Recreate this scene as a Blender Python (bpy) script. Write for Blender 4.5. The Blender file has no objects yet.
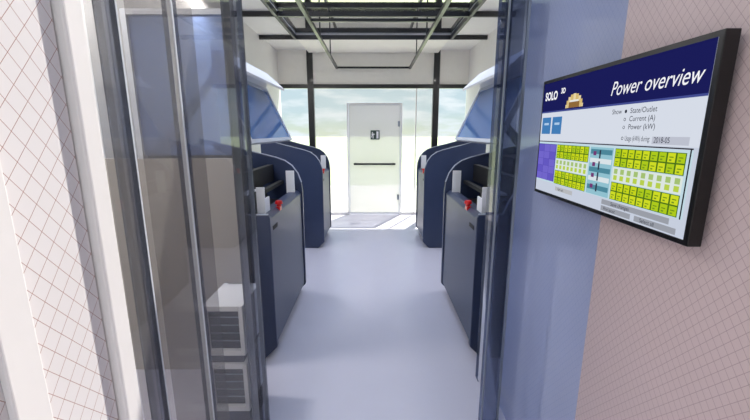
import bpy, bmesh, math, random
from mathutils import Vector, Matrix
random.seed(3)
S=bpy.context.scene
S.view_settings.view_transform='Standard'
COL=S.collection

# ---------------------------------------------------------------- materials
def srgb(r,g,b):
    f=lambda c:(c/255/12.92) if c/255<=0.04045 else ((c/255+0.055)/1.055)**2.4
    return (f(r),f(g),f(b),1)
def mat(name,rgb,rough=0.5,metal=0.0,emit=0.0,coat=0.0,noise=0.03,nscale=12):
    m=bpy.data.materials.new(name); m.use_nodes=True
    nt=m.node_tree; b=nt.nodes['Principled BSDF']
    c=srgb(*rgb)
    b.inputs['Roughness'].default_value=rough
    b.inputs['Metallic'].default_value=metal
    b.inputs['Coat Weight'].default_value=coat
    if noise:
        tc=nt.nodes.new('ShaderNodeTexCoord'); n=nt.nodes.new('ShaderNodeTexNoise')
        n.inputs['Scale'].default_value=nscale
        nt.links.new(tc.outputs['Object'],n.inputs['Vector'])
        mx=nt.nodes.new('ShaderNodeMix'); mx.data_type='RGBA'
        mx.inputs[6].default_value=tuple(x*(1-noise) for x in c[:3])+(1,)
        mx.inputs[7].default_value=tuple(min(1,x*(1+noise)) for x in c[:3])+(1,)
        nt.links.new(n.outputs['Fac'],mx.inputs[0]); nt.links.new(mx.outputs[2],b.inputs['Base Color'])
    else:
        b.inputs['Base Color'].default_value=c
    if emit:
        b.inputs['Emission Color'].default_value=c
        b.inputs['Emission Strength'].default_value=emit
    return m
def screenmat(name,rgb,k=0.9):
    m=bpy.data.materials.new(name); m.use_nodes=True
    nt=m.node_tree; nt.nodes.clear()
    e=nt.nodes.new('ShaderNodeEmission'); e.inputs[0].default_value=srgb(*rgb); e.inputs[1].default_value=k
    o=nt.nodes.new('ShaderNodeOutputMaterial'); nt.links.new(e.outputs[0],o.inputs[0])
    return m
def glassmat(name,tint,gloss=0.12,diff=0.0,dcol=(200,200,200),rough=0.03,trans=False):
    m=bpy.data.materials.new(name); m.use_nodes=True
    nt=m.node_tree; nt.nodes.clear()
    t=nt.nodes.new('ShaderNodeBsdfTransparent'); t.inputs[0].default_value=srgb(*tint)
    g=nt.nodes.new('ShaderNodeBsdfGlossy'); g.inputs['Roughness'].default_value=rough
    d=nt.nodes.new('ShaderNodeBsdfTranslucent' if trans else 'ShaderNodeBsdfDiffuse'); d.inputs[0].default_value=srgb(*dcol)
    fr=nt.nodes.new('ShaderNodeLayerWeight'); fr.inputs[0].default_value=gloss*2
    m1=nt.nodes.new('ShaderNodeMixShader'); m1.inputs[0].default_value=diff
    m2=nt.nodes.new('ShaderNodeMixShader')
    o=nt.nodes.new('ShaderNodeOutputMaterial')
    L=nt.links.new
    L(t.outputs[0],m1.inputs[1]); L(d.outputs[0],m1.inputs[2])
    L(fr.outputs['Fresnel'],m2.inputs[0]); L(m1.outputs[0],m2.inputs[1]); L(g.outputs[0],m2.inputs[2])
    L(m2.outputs[0],o.inputs[0])
    return m
def meshwall(name,base,line,s=0.03,w=0.045,rough=0.35,spec=.5):
    m=bpy.data.materials.new(name); m.use_nodes=True
    nt=m.node_tree; b=nt.nodes['Principled BSDF']; L=nt.links.new
    b.inputs['Roughness'].default_value=rough
    b.inputs['Specular IOR Level'].default_value=spec
    tc=nt.nodes.new('ShaderNodeTexCoord'); sp=nt.nodes.new('ShaderNodeSeparateXYZ')
    L(tc.outputs['Object'],sp.inputs[0])
    def M(op,a,bb=None):
        n=nt.nodes.new('ShaderNodeMath'); n.operation=op
        for i,v in enumerate((a,bb)):
            if v is None: continue
            if isinstance(v,(int,float)): n.inputs[i].default_value=v
            else: L(v,n.inputs[i])
        return n.outputs[0]
    y=sp.outputs['Y']; z=sp.outputs['Z']
    a=M('FRACT',M('DIVIDE',M('ADD',y,M('MULTIPLY',z,0.8)),s))
    c=M('FRACT',M('DIVIDE',M('SUBTRACT',y,M('MULTIPLY',z,0.8)),s))
    f=M('MAXIMUM',M('LESS_THAN',a,w),M('LESS_THAN',c,w))
    n=nt.nodes.new('ShaderNodeTexNoise'); n.inputs['Scale'].default_value=3; L(tc.outputs['Object'],n.inputs['Vector'])
    bm=nt.nodes.new('ShaderNodeMix'); bm.data_type='RGBA'
    cb=srgb(*base)
    bm.inputs[6].default_value=tuple(v*.93 for v in cb[:3])+(1,); bm.inputs[7].default_value=cb
    L(n.outputs['Fac'],bm.inputs[0]); col=bm.outputs[2]
    mx=nt.nodes.new('ShaderNodeMix'); mx.data_type='RGBA'
    mx.inputs[7].default_value=srgb(*line)
    L(f,mx.inputs[0]); L(col,mx.inputs[6]); L(mx.outputs[2],b.inputs['Base Color'])
    return m

M_floor=mat('floor_resin',(204,201,213),0.24,noise=0.02,nscale=4)
M_white=mat('white_paint',(234,232,230),0.45)
M_wgrey=mat('warm_grey_panel',(182,176,170),0.35)
M_trim=mat('trim_light',(232,228,226),0.4)
M_sky=glassmat('skylight_glass',(200,210,225),0.10,1.0,(182,196,224),0.05,trans=True)
M_fascia=mat('fascia_white',(246,243,236),0.5)
M_black=mat('black_steel',(16,18,24),0.35,coat=0.2)
M_navy=mat('navy_enamel',(47,58,86),0.38,coat=0.1,noise=0.05)
M_navyd=mat('navy_dark',(24,30,48),0.5)
M_int=mat('black_interior',(10,11,14),0.6)
M_paper=mat('paper_white',(240,240,242),0.6,noise=0.01)
M_red=mat('red_plastic',(215,20,24),0.3,coat=0.4)
M_grey=mat('grey_metal',(140,146,156),0.3,metal=0.6)
M_lgrey=mat('light_grey_plastic',(205,208,214),0.4)
M_edgetrim=mat('panel_edge_trim',(180,186,200),0.35)
M_blueG=glassmat('blue_tinted_glass',(150,185,240),0.18,0.5,(135,180,250),0.03)
M_blueW=glassmat('blue_grey_glass',(140,165,215),0.2,0.35,(130,155,215),0.03)
M_clear=glassmat('clear_glass',(246,250,250),0.05)
M_greyreflect=glassmat('grey_glass_painted_reflection',(212,210,210),0.13,0.14,(190,186,182))  # grey tint; pale diffuse share paints in the opposite wall's reflection
M_edge=glassmat('glass_edge',(205,208,216),0.10,0.12,(150,155,170))
M_edger=glassmat('glass_edge_clear',(190,196,212),0.02,0.08,(130,140,165))
M_edged=glassmat('glass_edge_dark',(160,170,195),0.05,0.2,(90,105,140))
M_frost=glassmat('frosted_door_glass',(250,250,248),0.04,0.80,(250,248,242),0.3)
M_frost2=glassmat('lightly_frosted_glass',(250,250,245),0.04,0.15,(245,245,238),0.2)
M_meshL=meshwall('lattice_wall_white',(228,223,223),(168,130,120),s=.042,w=.035,spec=.3)
M_meshP=meshwall('lattice_wall_pink',(216,196,195),(180,156,158),s=0.026,w=0.06,rough=.4,spec=.4)
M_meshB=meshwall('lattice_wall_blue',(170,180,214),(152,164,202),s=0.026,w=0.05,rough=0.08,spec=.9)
M_grass=mat('pale_grass',(186,198,160),0.9,noise=0.12,nscale=0.4)
M_pave=mat('pale_paving',(220,220,208),0.8,noise=0.05,nscale=1.0)
M_fill=mat('fill_panel_glow',(255,252,245),0.5,emit=6,noise=0)  # glowing face of the added fill lamps
M_sign=mat('sign_dark_green',(52,72,66),0.5,noise=0)
M_bez=mat('monitor_bezel',(9,9,11),0.3,noise=0)

# ---------------------------------------------------------------- helpers
def link(o,parent=None):
    COL.objects.link(o)
    if parent: o.parent=parent
    return o
def empty(name,loc=(0,0,0),mtx=None):
    e=bpy.data.objects.new(name,None); COL.objects.link(e); e.empty_display_size=.1
    if mtx is not None: e.matrix_world=mtx
    else: e.location=loc
    return e
def meshobj(name,bm,mats,parent=None,smooth=False):
    bmesh.ops.recalc_face_normals(bm,faces=bm.faces)
    me=bpy.data.meshes.new(name); bm.to_mesh(me); bm.free()
    for m in (mats if isinstance(mats,(list,tuple)) else [mats]): me.materials.append(m)
    if smooth:
        for p in me.polygons: p.use_smooth=True
    return link(bpy.data.objects.new(name,me),parent)
def addbox(bm,x0,x1,y0,y1,z0,z1,mi=0):
    x0,x1=sorted((x0,x1)); y0,y1=sorted((y0,y1)); z0,z1=sorted((z0,z1))
    v=[bm.verts.new(p) for p in [(x0,y0,z0),(x1,y0,z0),(x1,y1,z0),(x0,y1,z0),(x0,y0,z1),(x1,y0,z1),(x1,y1,z1),(x0,y1,z1)]]
    for f in [(0,3,2,1),(4,5,6,7),(0,1,5,4),(1,2,6,5),(2,3,7,6),(3,0,4,7)]:
        bm.faces.new([v[i] for i in f]).material_index=mi
def box(name,x0,x1,y0,y1,z0,z1,m,parent=None,bev=0):
    bm=bmesh.new(); addbox(bm,x0,x1,y0,y1,z0,z1)
    o=meshobj(name,bm,m,parent)
    if bev:
        b=o.modifiers.new('bev','BEVEL'); b.width=bev; b.segments=3
    return o
def boxes(name,lst,mats,parent=None,bev=0):
    bm=bmesh.new()
    for b in lst: addbox(bm,*b)
    o=meshobj(name,bm,mats,parent)
    if bev:
        m=o.modifiers.new('bev','BEVEL'); m.width=bev; m.segments=2
    return o
def prism(name,prof,y0,y1,m,parent=None,bev=0):
    bm=bmesh.new()
    a=[bm.verts.new((x,y0,z)) for x,z in prof]; b=[bm.verts.new((x,y1,z)) for x,z in prof]
    n=len(prof); bm.faces.new(a); bm.faces.new(b[::-1])
    for i in range(n): bm.faces.new((a[i],b[i],b[(i+1)%n],a[(i+1)%n]))
    o=meshobj(name,bm,m,parent)
    if bev:
        mo=o.modifiers.new('bev','BEVEL'); mo.width=bev; mo.segments=2; mo.limit_method='ANGLE'
    return o
def plane(name,co,m,parent=None):
    bm=bmesh.new(); bm.faces.new([bm.verts.new(p) for p in co])
    me=bpy.data.meshes.new(name); bm.to_mesh(me); bm.free(); me.materials.append(m)
    return link(bpy.data.objects.new(name,me),parent)

# ---------------------------------------------------------------- shell
YF=7.2; CZ=3.05
box('floor',-1.85,1.85,-1.2,YF+.1,-.1,0,M_floor)
box('wall_left',-1.85,-1.75,.70,YF+.1,0,CZ,M_white)
box('wall_right',1.75,1.85,1.95,YF+.1,0,CZ,M_white)
box('wall_entry_right',.85,1.85,1.95,2.0,0,CZ,M_white)
box('wall_passage_right',.75,.85,-1.2,1.19,0,CZ,M_meshP)
box('wall_passage_blue',.75,.85,1.19,1.95,0,CZ,M_meshB)
box('wall_passage_left',-.72,-.62,-1.2,.78,0,CZ,M_meshL)
box('wall_entry_left',-1.75,-.72,.74,.78,0,CZ,M_white)
box('trim_1',-.735,-.60,.785,.84,0,CZ,M_trim,bev=.006)
box('trim_2',-.62,-.605,.545,.61,0,CZ,M_trim,bev=.004)
box('wall_bay',-1.75,-.84,2.28,2.33,0,1.44,M_wgrey)
bm=bmesh.new()
addbox(bm,-1.85,-1.2,1.95,YF+.1,CZ,CZ+.1); addbox(bm,1.2,1.85,1.95,YF+.1,CZ,CZ+.1); addbox(bm,-1.2,1.2,6.13,YF+.1,CZ,CZ+.1); addbox(bm,-1.2,1.2,1.95,2.6,CZ,CZ+.1)
meshobj('ceiling',bm,M_white)
plane('window_4',[(-1.2,2.6,CZ+.02),(1.2,2.6,CZ+.02),(1.2,6.13,CZ+.02),(-1.2,6.13,CZ+.02)],M_sky)
bm=bmesh.new()
for y in (2.6,3.4,4.2,4.95,6.1): addbox(bm,-1.75,1.75,y,y+.035,CZ-.06,CZ)
for x in (-1.2,1.2): addbox(bm,x-.02,x+.02,2.0,6.1,CZ-.06,CZ)
meshobj('ceiling_beams',bm,M_black)
box('ceiling_soffit',-1.17,1.17,6.16,YF-.06,CZ-.05,CZ-.005,M_fascia)
bm=bmesh.new()
for x in (-.665,.665): addbox(bm,x-.018,x+.018,3.3,YF-.06,2.72,2.76)
for x in (-.665,.665):
    for y in (3.5,4.98,6.12): addbox(bm,x-.008,x+.008,y-.008,y+.008,2.76,CZ-.06)
addbox(bm,-.665,.665,4.2,4.23,2.73,2.76); addbox(bm,-.665,.665,YF-.09,YF-.06,2.73,2.76)
meshobj('ceiling_rail_frame',bm,M_black)

# ---------------------------------------------------------------- far glazed wall
bm=bmesh.new()
for x in (-1.16,1.16): addbox(bm,x-.055,x+.055,YF-.05,YF+.05,0,CZ)
addbox(bm,-1.75,1.75,YF-.04,YF+.04,2.39,2.46)
meshobj('trim_3',bm,M_black)
bm=bmesh.new()
addbox(bm,-1.75,-1.215,YF-.02,YF+.02,2.46,CZ); addbox(bm,-1.105,1.105,YF-.02,YF+.02,2.46,CZ); addbox(bm,1.215,1.75,YF-.02,YF+.02,2.46,CZ)
meshobj('wall_far',bm,M_fascia)
def pane(x0,x1,z0,z1): return [(x0,YF,z0),(x1,YF,z0),(x1,YF,z1),(x0,YF,z1)]
plane('window_1',pane(-1.75,-1.215,0,2.39),M_clear)
plane('window_2',pane(1.215,1.75,0,2.39),M_clear)
w3=empty('window_3',(0,0,0))
plane('pane_a',pane(-1.105,-.5,0,2.39),M_frost2,w3)
plane('pane_b',pane(-.5,.54,2.14,2.39),M_frost2,w3)
plane('pane_c',pane(.54,1.105,0,2.39),M_frost2,w3)
boxes('trim_4',[(.79,.81,YF-.02,YF+.02,0,2.39),(-1.11,-.5,YF-.03,YF+.03,0,.05),(.54,1.11,YF-.03,YF+.03,0,.05)],M_white)
d=empty('door_1',(.02,YF,0))
boxes('frame',[(-.52,-.49,-.04,.04,0,2.13),(.49,.52,-.04,.04,0,2.13),(-.49,.49,-.04,.04,2.10,2.13)],M_paper,d)
plane('leaf',[(-.485,0,.01),(.485,0,.01),(.485,0,2.10),(-.485,0,2.10)],M_frost,d)
boxes('leaf_edges',[(-.485,-.475,-.01,.01,.01,2.10),(.475,.485,-.01,.01,.01,2.10),(-.475,.475,-.01,.01,2.09,2.10),(-.475,.475,-.01,.01,.01,.04)],M_lgrey,d)
boxes('push_bar',[(-.40,.40,-.065,-.045,.98,1.015),(-.38,-.35,-.045,0,.985,1.015),(.35,.38,-.045,0,.985,1.015)],M_black,d)
boxes('hinges',[(.44,.48,-.04,-.02,.3,.4),(.44,.48,-.04,-.02,1.7,1.8)],M_grey,d)
box('sign_plate',-.075,.095,-.03,-.001,1.46,1.63,M_sign,d)
bm=bmesh.new()
for r in [(.035,.075,1.48,1.61),(-.05,-.03,1.58,1.60),(-.055,-.02,1.53,1.575),(-.02,.005,1.55,1.565),(-.065,-.045,1.50,1.52),(-.035,-.02,1.48,1.53)]:
    addbox(bm,r[0],r[1],-.034,-.0305,r[2],r[3])
meshobj('sign_pictogram',bm,M_paper,d)

# ---------------------------------------------------------------- outside
box('ground_outside',-80,80,YF+.1,140,-.25,-.12,M_grass)
box('paving_outside',-6,6,YF+.1,12,-.12,-.1,M_pave)

# ---------------------------------------------------------------- console machines
def machine(s,y0,y1,lid=True,back=1.5):
    e=empty('workstation_console',(0,y0,0))
    P=lambda pr:[(s*x,z) for x,z in pr]
    L=y1-y0
    body=[(.70,.10),(.70,1.02),(.73,1.05),(.80,1.05),(.84,.96),(1.20,.96),(1.20,1.05),(back,1.05),(back,.10)]
    prism('cabinet_body',P(body),.045,L-.045,M_navy,e,bev=.006)
    boxes('plinth',[(s*.76,s*(back-.04),.06,L-.06,0,.10)],M_navyd,e)
    curve=[(.685,1.04),(.695,1.13),(.725,1.215),(.775,1.285),(.84,1.333),(.92,1.362),(1.02,1.388),(1.15,1.42),(1.3,1.46),(back,1.5)]
    side=[(.78,.0),(.69,.09)]+curve+[(back,.0)]
    lowc=[(.688,1.04),(.70,1.06),(.86,1.06),(.90,1.15),(.96,1.26),(1.05,1.36),(1.15,1.42),(1.3,1.46),(back,1.5)]
    low=[(.78,.0),(.69,.09)]+lowc+[(back,.0)]
    def trimline(nm,cv,ya,yb):
        t=.007; out=[]
        for i,(x,z) in enumerate(cv):
            a=cv[max(0,i-1)]; b=cv[min(len(cv)-1,i+1)]
            dx,dz=b[0]-a[0],b[1]-a[1]; l=math.hypot(dx,dz)
            out.append((x-dz/l*t,z+dx/l*t))
        bm=bmesh.new()
        rings=[[bm.verts.new((s*p[0],y,p[1])) for p,y in ((cv[i],ya),(cv[i],yb),(out[i],yb),(out[i],ya))] for i in range(len(cv))]
        for i in range(len(cv)-1):
            for k in range(4): bm.faces.new((rings[i][k],rings[i][(k+1)%4],rings[i+1][(k+1)%4],rings[i+1][k]))
        bm.faces.new(rings[0]); bm.faces.new(rings[-1])
        meshobj(nm,bm,M_edgetrim,e)
    prism('end_panel_near',P(low if lid else side),0,.045,M_navy,e,bev=.006)
    prism('end_panel_far',P(side),L-.045,L,M_navy,e,bev=.006)
    trimline('edge_trim_far',curve[1:],L-.047,L-.033)
    trimline('edge_trim_near',(lowc if lid else curve)[1:],-.002,.012)
    prism('recess_back',P([(1.0,.965),(1.19,1.38),(back,1.42),(back,1.06),(1.21,1.06),(1.05,.965)]),.05,L-.05,M_int,e)
    box('recess_tray',s*.86,s*.99,.12,L-.12,.962,.985,M_int,e,bev=.004)
    boxes('roller_bar',[(s*.86,s*.90,.05,L-.05,1.12,1.15)],M_int,e)
    boxes('shutter',[(s*.95,s*1.0,.05,L-.05,1.15,1.30)],M_int,e)
    bm=bmesh.new()
    addbox(bm,s*.745,s*.80,.10,.115,1.045,1.23); addbox(bm,s*.745,s*.755,.115,.22,1.045,1.15)
    addbox(bm,s*.735,s*.81,L-.16,L-.145,1.045,1.25)
    addbox(bm,s*.90,s*1.05,.20,.42,1.155,1.17)
    meshobj('sheet_holders',bm,M_paper,e)
    bm=bmesh.new()
    bmesh.ops.create_cone(bm,cap_ends=True,segments=24,radius1=.016,radius2=.016,depth=.03,matrix=Matrix.Translation((s*.715,L*.3,1.06)))
    bmesh.ops.create_cone(bm,cap_ends=True,segments=24,radius1=.030,radius2=.024,depth=.022,matrix=Matrix.Translation((s*.715,L*.3,1.082)))
    meshobj('stop_button',bm,M_red,e)
    box('button_box',s*.70,s*.735,L*.3-.03,L*.3+.03,1.02,1.052,M_red,e,bev=.004)
    box('badge',s*.697,s*.6985,.10,.22,.93,.96,M_int,e)
    if lid:
        dx,dz=.19,.41; l=math.hypot(dx,dz); nx,nz=dz/l*.012,-dx/l*.012
        prism('lid_glass',P([(.79,1.55),(.98,1.96),(.98+nx,1.96+nz),(.79+nx,1.55+nz)]),.03,L-.03,M_blueG,e)
        def bar(t0,t1,ya,yb,nm):
            a=(.79+dx*t0,1.55+dz*t0); b=(.79+dx*t1,1.55+dz*t1)
            prism(nm,P([(a[0]-nx,a[1]-nz),(b[0]-nx,b[1]-nz),(b[0]+2*nx,b[1]+2*nz),(a[0]+2*nx,a[1]+2*nz)]),ya,yb,M_lgrey,e)
        bar(0,1,0,.03,'lid_frame_near'); bar(0,1,L-.03,L,'lid_frame_far'); bar(-.06,0,0,L,'lid_frame_bottom'); bar(1,1.06,0,L,'lid_frame_top')
        prism('lid_flap',P([(.82,1.985),(.97,2.12),(.985,2.12),(.985,2.10),(.985,1.99),(.97,2.09),(.83,1.97)]),0,L,M_paper,e)
        for i,ya in enumerate((.03,L-.06)):
            prism('lid_arm_%d'%i,P([(.98,1.93),(1.0,1.96),(1.42,1.50),(1.42,1.44),(1.36,1.44)]),ya,ya+.03,M_grey,e)
    return e
machine(-1,2.40,3.58)
machine(1,2.40,3.58)
machine(-1,5.0,5.9,lid=False)
machine(1,5.0,5.9,lid=False)

# ---------------------------------------------------------------- glass screens at the entry
g=empty('glass_partition',(-.6,.84,0))
plane('pane',[(0,0,.02),(0,.90,.02),(0,.90,CZ),(0,0,CZ)],M_greyreflect,g)
plane('second_pane',[(-.10,.30,.02),(-.10,.72,.02),(-.10,.72,CZ),(-.10,.30,CZ)],M_greyreflect,g)
boxes('mullions',[(-.012,.003,.10,.105,0,CZ),(-.012,.003,.36,.366,0,CZ)],M_lgrey,g)
boxes('glass_fins',[(-.03,.002,.366,.39,0,CZ),(-.03,.002,.07,.10,0,CZ)],M_edge,g)
box('end_post_glass',-.05,.012,.88,.98,0,CZ,M_edge,g,bev=.004)
boxes('end_post_core',[(-.012,.008,.97,.978,0,CZ),(-.052,-.045,.90,.978,0,CZ)],M_grey,g)
boxes('bottom_rail',[(-.02,.02,0,.88,0,.04)],M_grey,g)
g=empty('glass_partition',(.65,1.78,0))
plane('pane',[(0.03,.03,.02),(.03,.36,.02),(.03,.36,CZ),(.03,.03,CZ)],M_edger,g)
box('end_post_glass',-.06,.03,-.03,.03,0,CZ,M_edger,g,bev=.004)
boxes('end_post_core',[(-.062,-.056,-.032,-.02,0,CZ),(.02,.032,-.034,-.024,0,CZ)],M_grey,g)
box('second_post_glass',.03,.09,.36,.42,0,CZ,M_edged,g,bev=.004)

plane('blue_pane_standin',[(-1.40,2.30,1.46),(-.84,2.30,1.46),(-.84,2.30,2.25),(-1.40,2.30,2.25)],M_blueW)  # added blue pane, standing in for the blue lids behind the glass
boxes('trim_5',[(-1.43,-1.40,2.28,2.33,1.44,2.28),(-.84,-.82,2.28,2.33,1.44,2.28),(-1.40,-.84,2.28,2.33,2.25,2.28)],M_lgrey)

# stacked vented units behind the glass
u=empty('vented_equipment_stack',(-.865,1.72,0))
boxes('plinth',[(.01,.20,0.01,.3,0,.14)],M_navyd,u)
def unit(z0,z1,n):
    w=.205
    boxes('casing_%d'%n,[(0,.022,0,.3,z0,z1),(w-.022,w,0,.3,z0,z1),(.022,w-.022,0,.3,z0,z0+.028),(.022,w-.022,0,.3,z1-.028,z1),(.022,w-.022,.28,.3,z0,z1)],M_paper,u,bev=.003)
    k=5; bm=bmesh.new()
    for i in range(1,k):
        z=z0+.028+(z1-z0-.056)*i/k
        addbox(bm,.023,w-.023,.018,.04,z,z+.005)
    meshobj('shelves_%d'%n,bm,M_grey,u)
    boxes('inner_%d'%n,[(.023,w-.023,.024,.279,z0+.029,z1-.029)],M_int,u)
unit(.14,.42,1); unit(.47,.745,2)
boxes('spacer',[(.02,.185,.02,.28,.42,.47)],M_navyd,u)

# ---------------------------------------------------------------- monitor
c=.70; YC=(1.13+2.28)/2*c; ZC=1.6+(-.36+.289)/2*c
W=1.15*c; H=.648*c
mt=Matrix(((0,0,-1,c),(-1,0,0,YC),(0,1,0,ZC),(0,0,0,1)))
tv=empty('wall_monitor',mtx=mt)
box('casing',-W/2,W/2,-H/2,H/2,-.032,0,M_bez,tv,bev=.002)
box('wall_mount',-.12,.12,-.10,.10,-.05,-.032,M_bez,tv)
bz=.013
SW,SH=W-2*bz,H-2*bz
cols={}
def sc(rgb,k=.92):
    if (rgb,k) not in cols: cols[(rgb,k)]=screenmat('screen_%d_%d_%d'%rgb,rgb,k)
    return cols[(rgb,k)]
rects=[]
def R(u0,v0,u1,v1,rgb,lay=1): rects.append((u0,v0,u1,v1,rgb,lay))
R(0,0,1,1,(206,214,230),0)
R(0,0,1,.26,(28,30,92),1)
R(0,.255,1,.268,(70,80,150),2)
R(0,.27,1,.52,(222,228,240),1)
R(.015,.31,.11,.46,(70,130,190),2); R(.125,.31,.22,.46,(70,130,190),2)
R(.04,.36,.09,.38,(180,210,240),3); R(.15,.36,.20,.38,(180,210,240),3)
R(.0,.525,.985,.532,(30,30,40),3)
R(.0,.535,.985,.90,(200,226,236),1)
R(.975,.525,.98,.90,(30,30,40),3)
for i in range(3):
    for j in range(5):
        R(.005+i*.062,.555+j*.066,.005+i*.062+.06,.555+j*.066+.064,(118,106,210) if (i+j)%3 else (104,92,200),3)
R(.0,.55,.195,.885,(76,66,168),2)
def block(u0,u1,v0,v1,nx,ny):
    R(u0,v0,u1,v1,(80,120,30),2)
    for i in range(nx):
        for j in range(ny):
            a=u0+(u1-u0)*i/nx; b=u0+(u1-u0)*(i+1)/nx; p=v0+(v1-v0)*j/ny; q=v0+(v1-v0)*(j+1)/ny
            da=(b-a)*.09; dq=(q-p)*.07
            R(a+da,p+dq,b-da,q-dq,random.choice([(206,222,30),(214,228,40),(180,210,30)]),3)
            R(a+da*3,p+(q-p)*.4,b-da*3,p+(q-p)*.5,(110,145,30),4)
            R(a+da*3,p+(q-p)*.65,a+da*6,p+(q-p)*.8,(120,155,40),4)
for (a,b) in ((.20,.475),(.645,.965)):
    n=8 if a<.3 else 9
    block(a,b,.55,.67,n,2); block(a,b,.775,.895,n,2)
    R(a,.675,b,.77,(228,238,232),2)
    for i in range(n): 
        x=a+(b-a)*(i+.5)/n; R(x-.010,.685,x+.010,.718,(170,200,120),3); R(x-.010,.728,x+.010,.76,(190,215,80),3)
R(.485,.55,.635,.895,(150,200,215),2)
for j in range(5): R(.49,.565+j*.065,.63,.60+j*.065,(225,235,240) if j%2 else (80,140,160),3)
for j in range(4): R(.55,.57+j*.08,.56,.63+j*.08,(50,60,80),4); R(.51,.58+j*.08,.53,.61+j*.08,(120,60,120),4)
R(.22,.92,.38,.955,(190,192,196),2)
R(.60,.91,.94,.945,(160,164,174),2); R(.60,.955,.77,.99,(160,164,174),2); R(.79,.955,.97,.99,(160,164,174),2)
R(.82,.468,.965,.512,(196,200,214),2)
for i in range(9):
    a=math.pi*(i+.5)/9; 
    x=.315-.062*math.cos(a); y=.235-.10*math.sin(a)
    R(x-.012,y,x+.012,.245,(220,190,120) if i%2 else (240,220,170),3)
R(.27,.20,.36,.245,(150,110,60),4); R(.28,.185,.35,.20,(240,240,235),4)
bm=bmesh.new(); ml=[]; 
for (u0,v0,u1,v1,rgb,lay) in rects:
    m=sc(rgb)
    if m not in ml: ml.append(m)
    z=.0006+lay*.0004
    vs=[bm.verts.new((-SW/2+a*SW,SH/2-b*SH,z)) for a,b in ((u0,v1),(u1,v1),(u1,v0),(u0,v0))]
    bm.faces.new(vs).material_index=ml.index(m)
me=bpy.data.meshes.new('display'); bm.to_mesh(me); bm.free()
for m in ml: me.materials.append(m)
link(bpy.data.objects.new('display',me),tv)
def T(name,txt,u,v,size,rgb,shear=0,bold=0,sx=1.0):
    cu=bpy.data.curves.new(name,'FONT'); cu.body=txt; cu.size=size*SH; cu.shear=shear; cu.offset=bold
    cu.materials.append(sc(rgb,1.0))
    o=bpy.data.objects.new(name,cu); link(o,tv)
    o.location=(-SW/2+u*SW,SH/2-v*SH,.0032); o.scale=(sx,1,1)
T('title_text','Power overview',.575,.20,.13,(245,245,250),.3,0,.84)
T('logo_text','SOLO',.03,.155,.10,(245,245,250),0,.0015,.9)
T('logo_text_small','3D',.19,.115,.06,(245,245,250),0,.001)
dk=(40,44,60)
T('show_text','Show',.60,.325,.046,dk)
T('option_text_1','State/Outlet',.70,.325,.046,dk)
T('option_text_2','Current (A)',.70,.375,.046,dk)
T('option_text_3','Power (kW)',.70,.425,.046,dk)
T('option_text_4','Usage (kWh) during:',.69,.497,.046,dk,0,0,.58)
T('date_text','2018-05',.83,.503,.046,dk,0,0,.8)
for i,v in enumerate((.315,.365,.415,.485)):
    T('radio_%d'%i,'o' if i else '●',.67,v+.008,.045 if i else .03,dk)
T('button_text_1','Save changes',.66,.938,.036,dk); T('button_text_2','Print layout',.62,.983,.034,dk,0,0,.8); T('button_text_3','Select all',.82,.983,.034,dk)
T('button_text_4','Refresh',.25,.948,.032,dk)

# ---------------------------------------------------------------- added fill lamps, above the frame
def fill_lamp(x,y,w,l,power,z=CZ-.12):  # unseen fixture added to brighten the interior
    e=empty('fill_light',(x,y,z))
    boxes('fill_housing',[(-w/2,w/2,-l/2,l/2,.02,.12)],M_white,e)
    box('fill_panel',-w/2+.01,w/2-.01,-l/2+.01,l/2-.01,.005,.02,M_fill,e)
    L=bpy.data.lights.new('fill_lamp','AREA'); L.shape='RECTANGLE'; L.size=w; L.size_y=l; L.energy=power; L.color=(1,.98,.96)
    o=bpy.data.objects.new('fill_lamp',L); link(o,e); o.location=(0,0,0)
fill_lamp(1.5,4.0,.3,.3,12)
fill_lamp(-1.5,4.0,.3,.3,12)
fill_lamp(-1.5,2.12,.3,.2,20)  # added to brighten the bay behind the left glass

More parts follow.
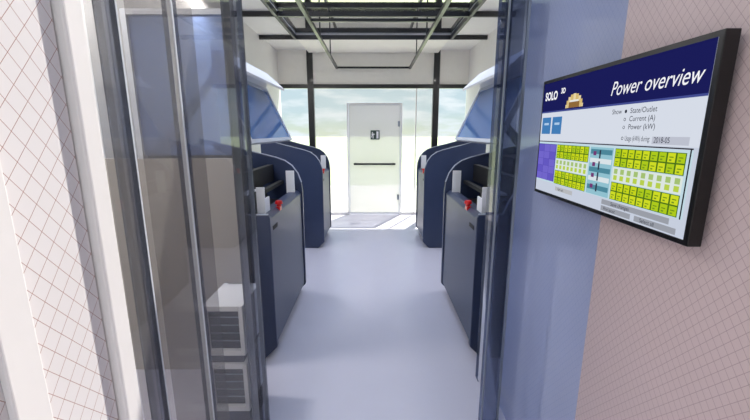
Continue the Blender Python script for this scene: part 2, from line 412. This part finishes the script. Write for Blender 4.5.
# sun
L=bpy.data.lights.new('sun','SUN'); L.energy=10.5; L.angle=math.radians(.8); L.color=(1,.97,.9)
o=bpy.data.objects.new('sun',L); link(o)
dirv=Vector((-.24,-.50,-1.0)); o.rotation_euler=dirv.to_track_quat('-Z','Y').to_euler(); o.location=(3,12,10)

# world : soft sky with clouds
w=bpy.data.worlds.new('sky'); S.world=w; w.use_nodes=True; nt=w.node_tree; L_=nt.links.new
bg=nt.nodes['Background']
tc=nt.nodes.new('ShaderNodeTexCoord'); sp=nt.nodes.new('ShaderNodeSeparateXYZ'); L_(tc.outputs['Generated'],sp.inputs[0])
rp=nt.nodes.new('ShaderNodeValToRGB'); L_(sp.outputs['Z'],rp.inputs[0])
rp.color_ramp.elements[0].position=0.0; rp.color_ramp.elements[0].color=srgb(214,224,206)
rp.color_ramp.elements[1].position=.5; rp.color_ramp.elements[1].color=srgb(165,192,224)
e1=rp.color_ramp.elements.new(.05); e1.color=srgb(200,218,224)
n=nt.nodes.new('ShaderNodeTexNoise'); n.inputs['Scale'].default_value=9; n.inputs['Detail'].default_value=6
mp=nt.nodes.new('ShaderNodeMapping'); mp.inputs['Scale'].default_value=(1,1,4); L_(tc.outputs['Generated'],mp.inputs[0]); L_(mp.outputs[0],n.inputs['Vector'])
cr=nt.nodes.new('ShaderNodeValToRGB'); cr.color_ramp.elements[0].position=.45; cr.color_ramp.elements[1].position=.62; L_(n.outputs['Fac'],cr.inputs[0])
mx=nt.nodes.new('ShaderNodeMix'); mx.data_type='RGBA'; L_(cr.outputs[0],mx.inputs[0]); L_(rp.outputs[0],mx.inputs[6]); mx.inputs[7].default_value=(.8,.86,.9,1)
L_(mx.outputs[2],bg.inputs[0]); bg.inputs[1].default_value=1.15

# ---------------------------------------------------------------- camera
cam=bpy.data.cameras.new('camera'); cam.sensor_width=36; cam.lens=36*371/750; cam.clip_start=.02; cam.clip_end=400
co=bpy.data.objects.new('camera',cam); link(co)
co.location=(0,0,1.6); co.rotation_euler=(math.radians(90-11.88),0,math.radians(-.23))
S.camera=co
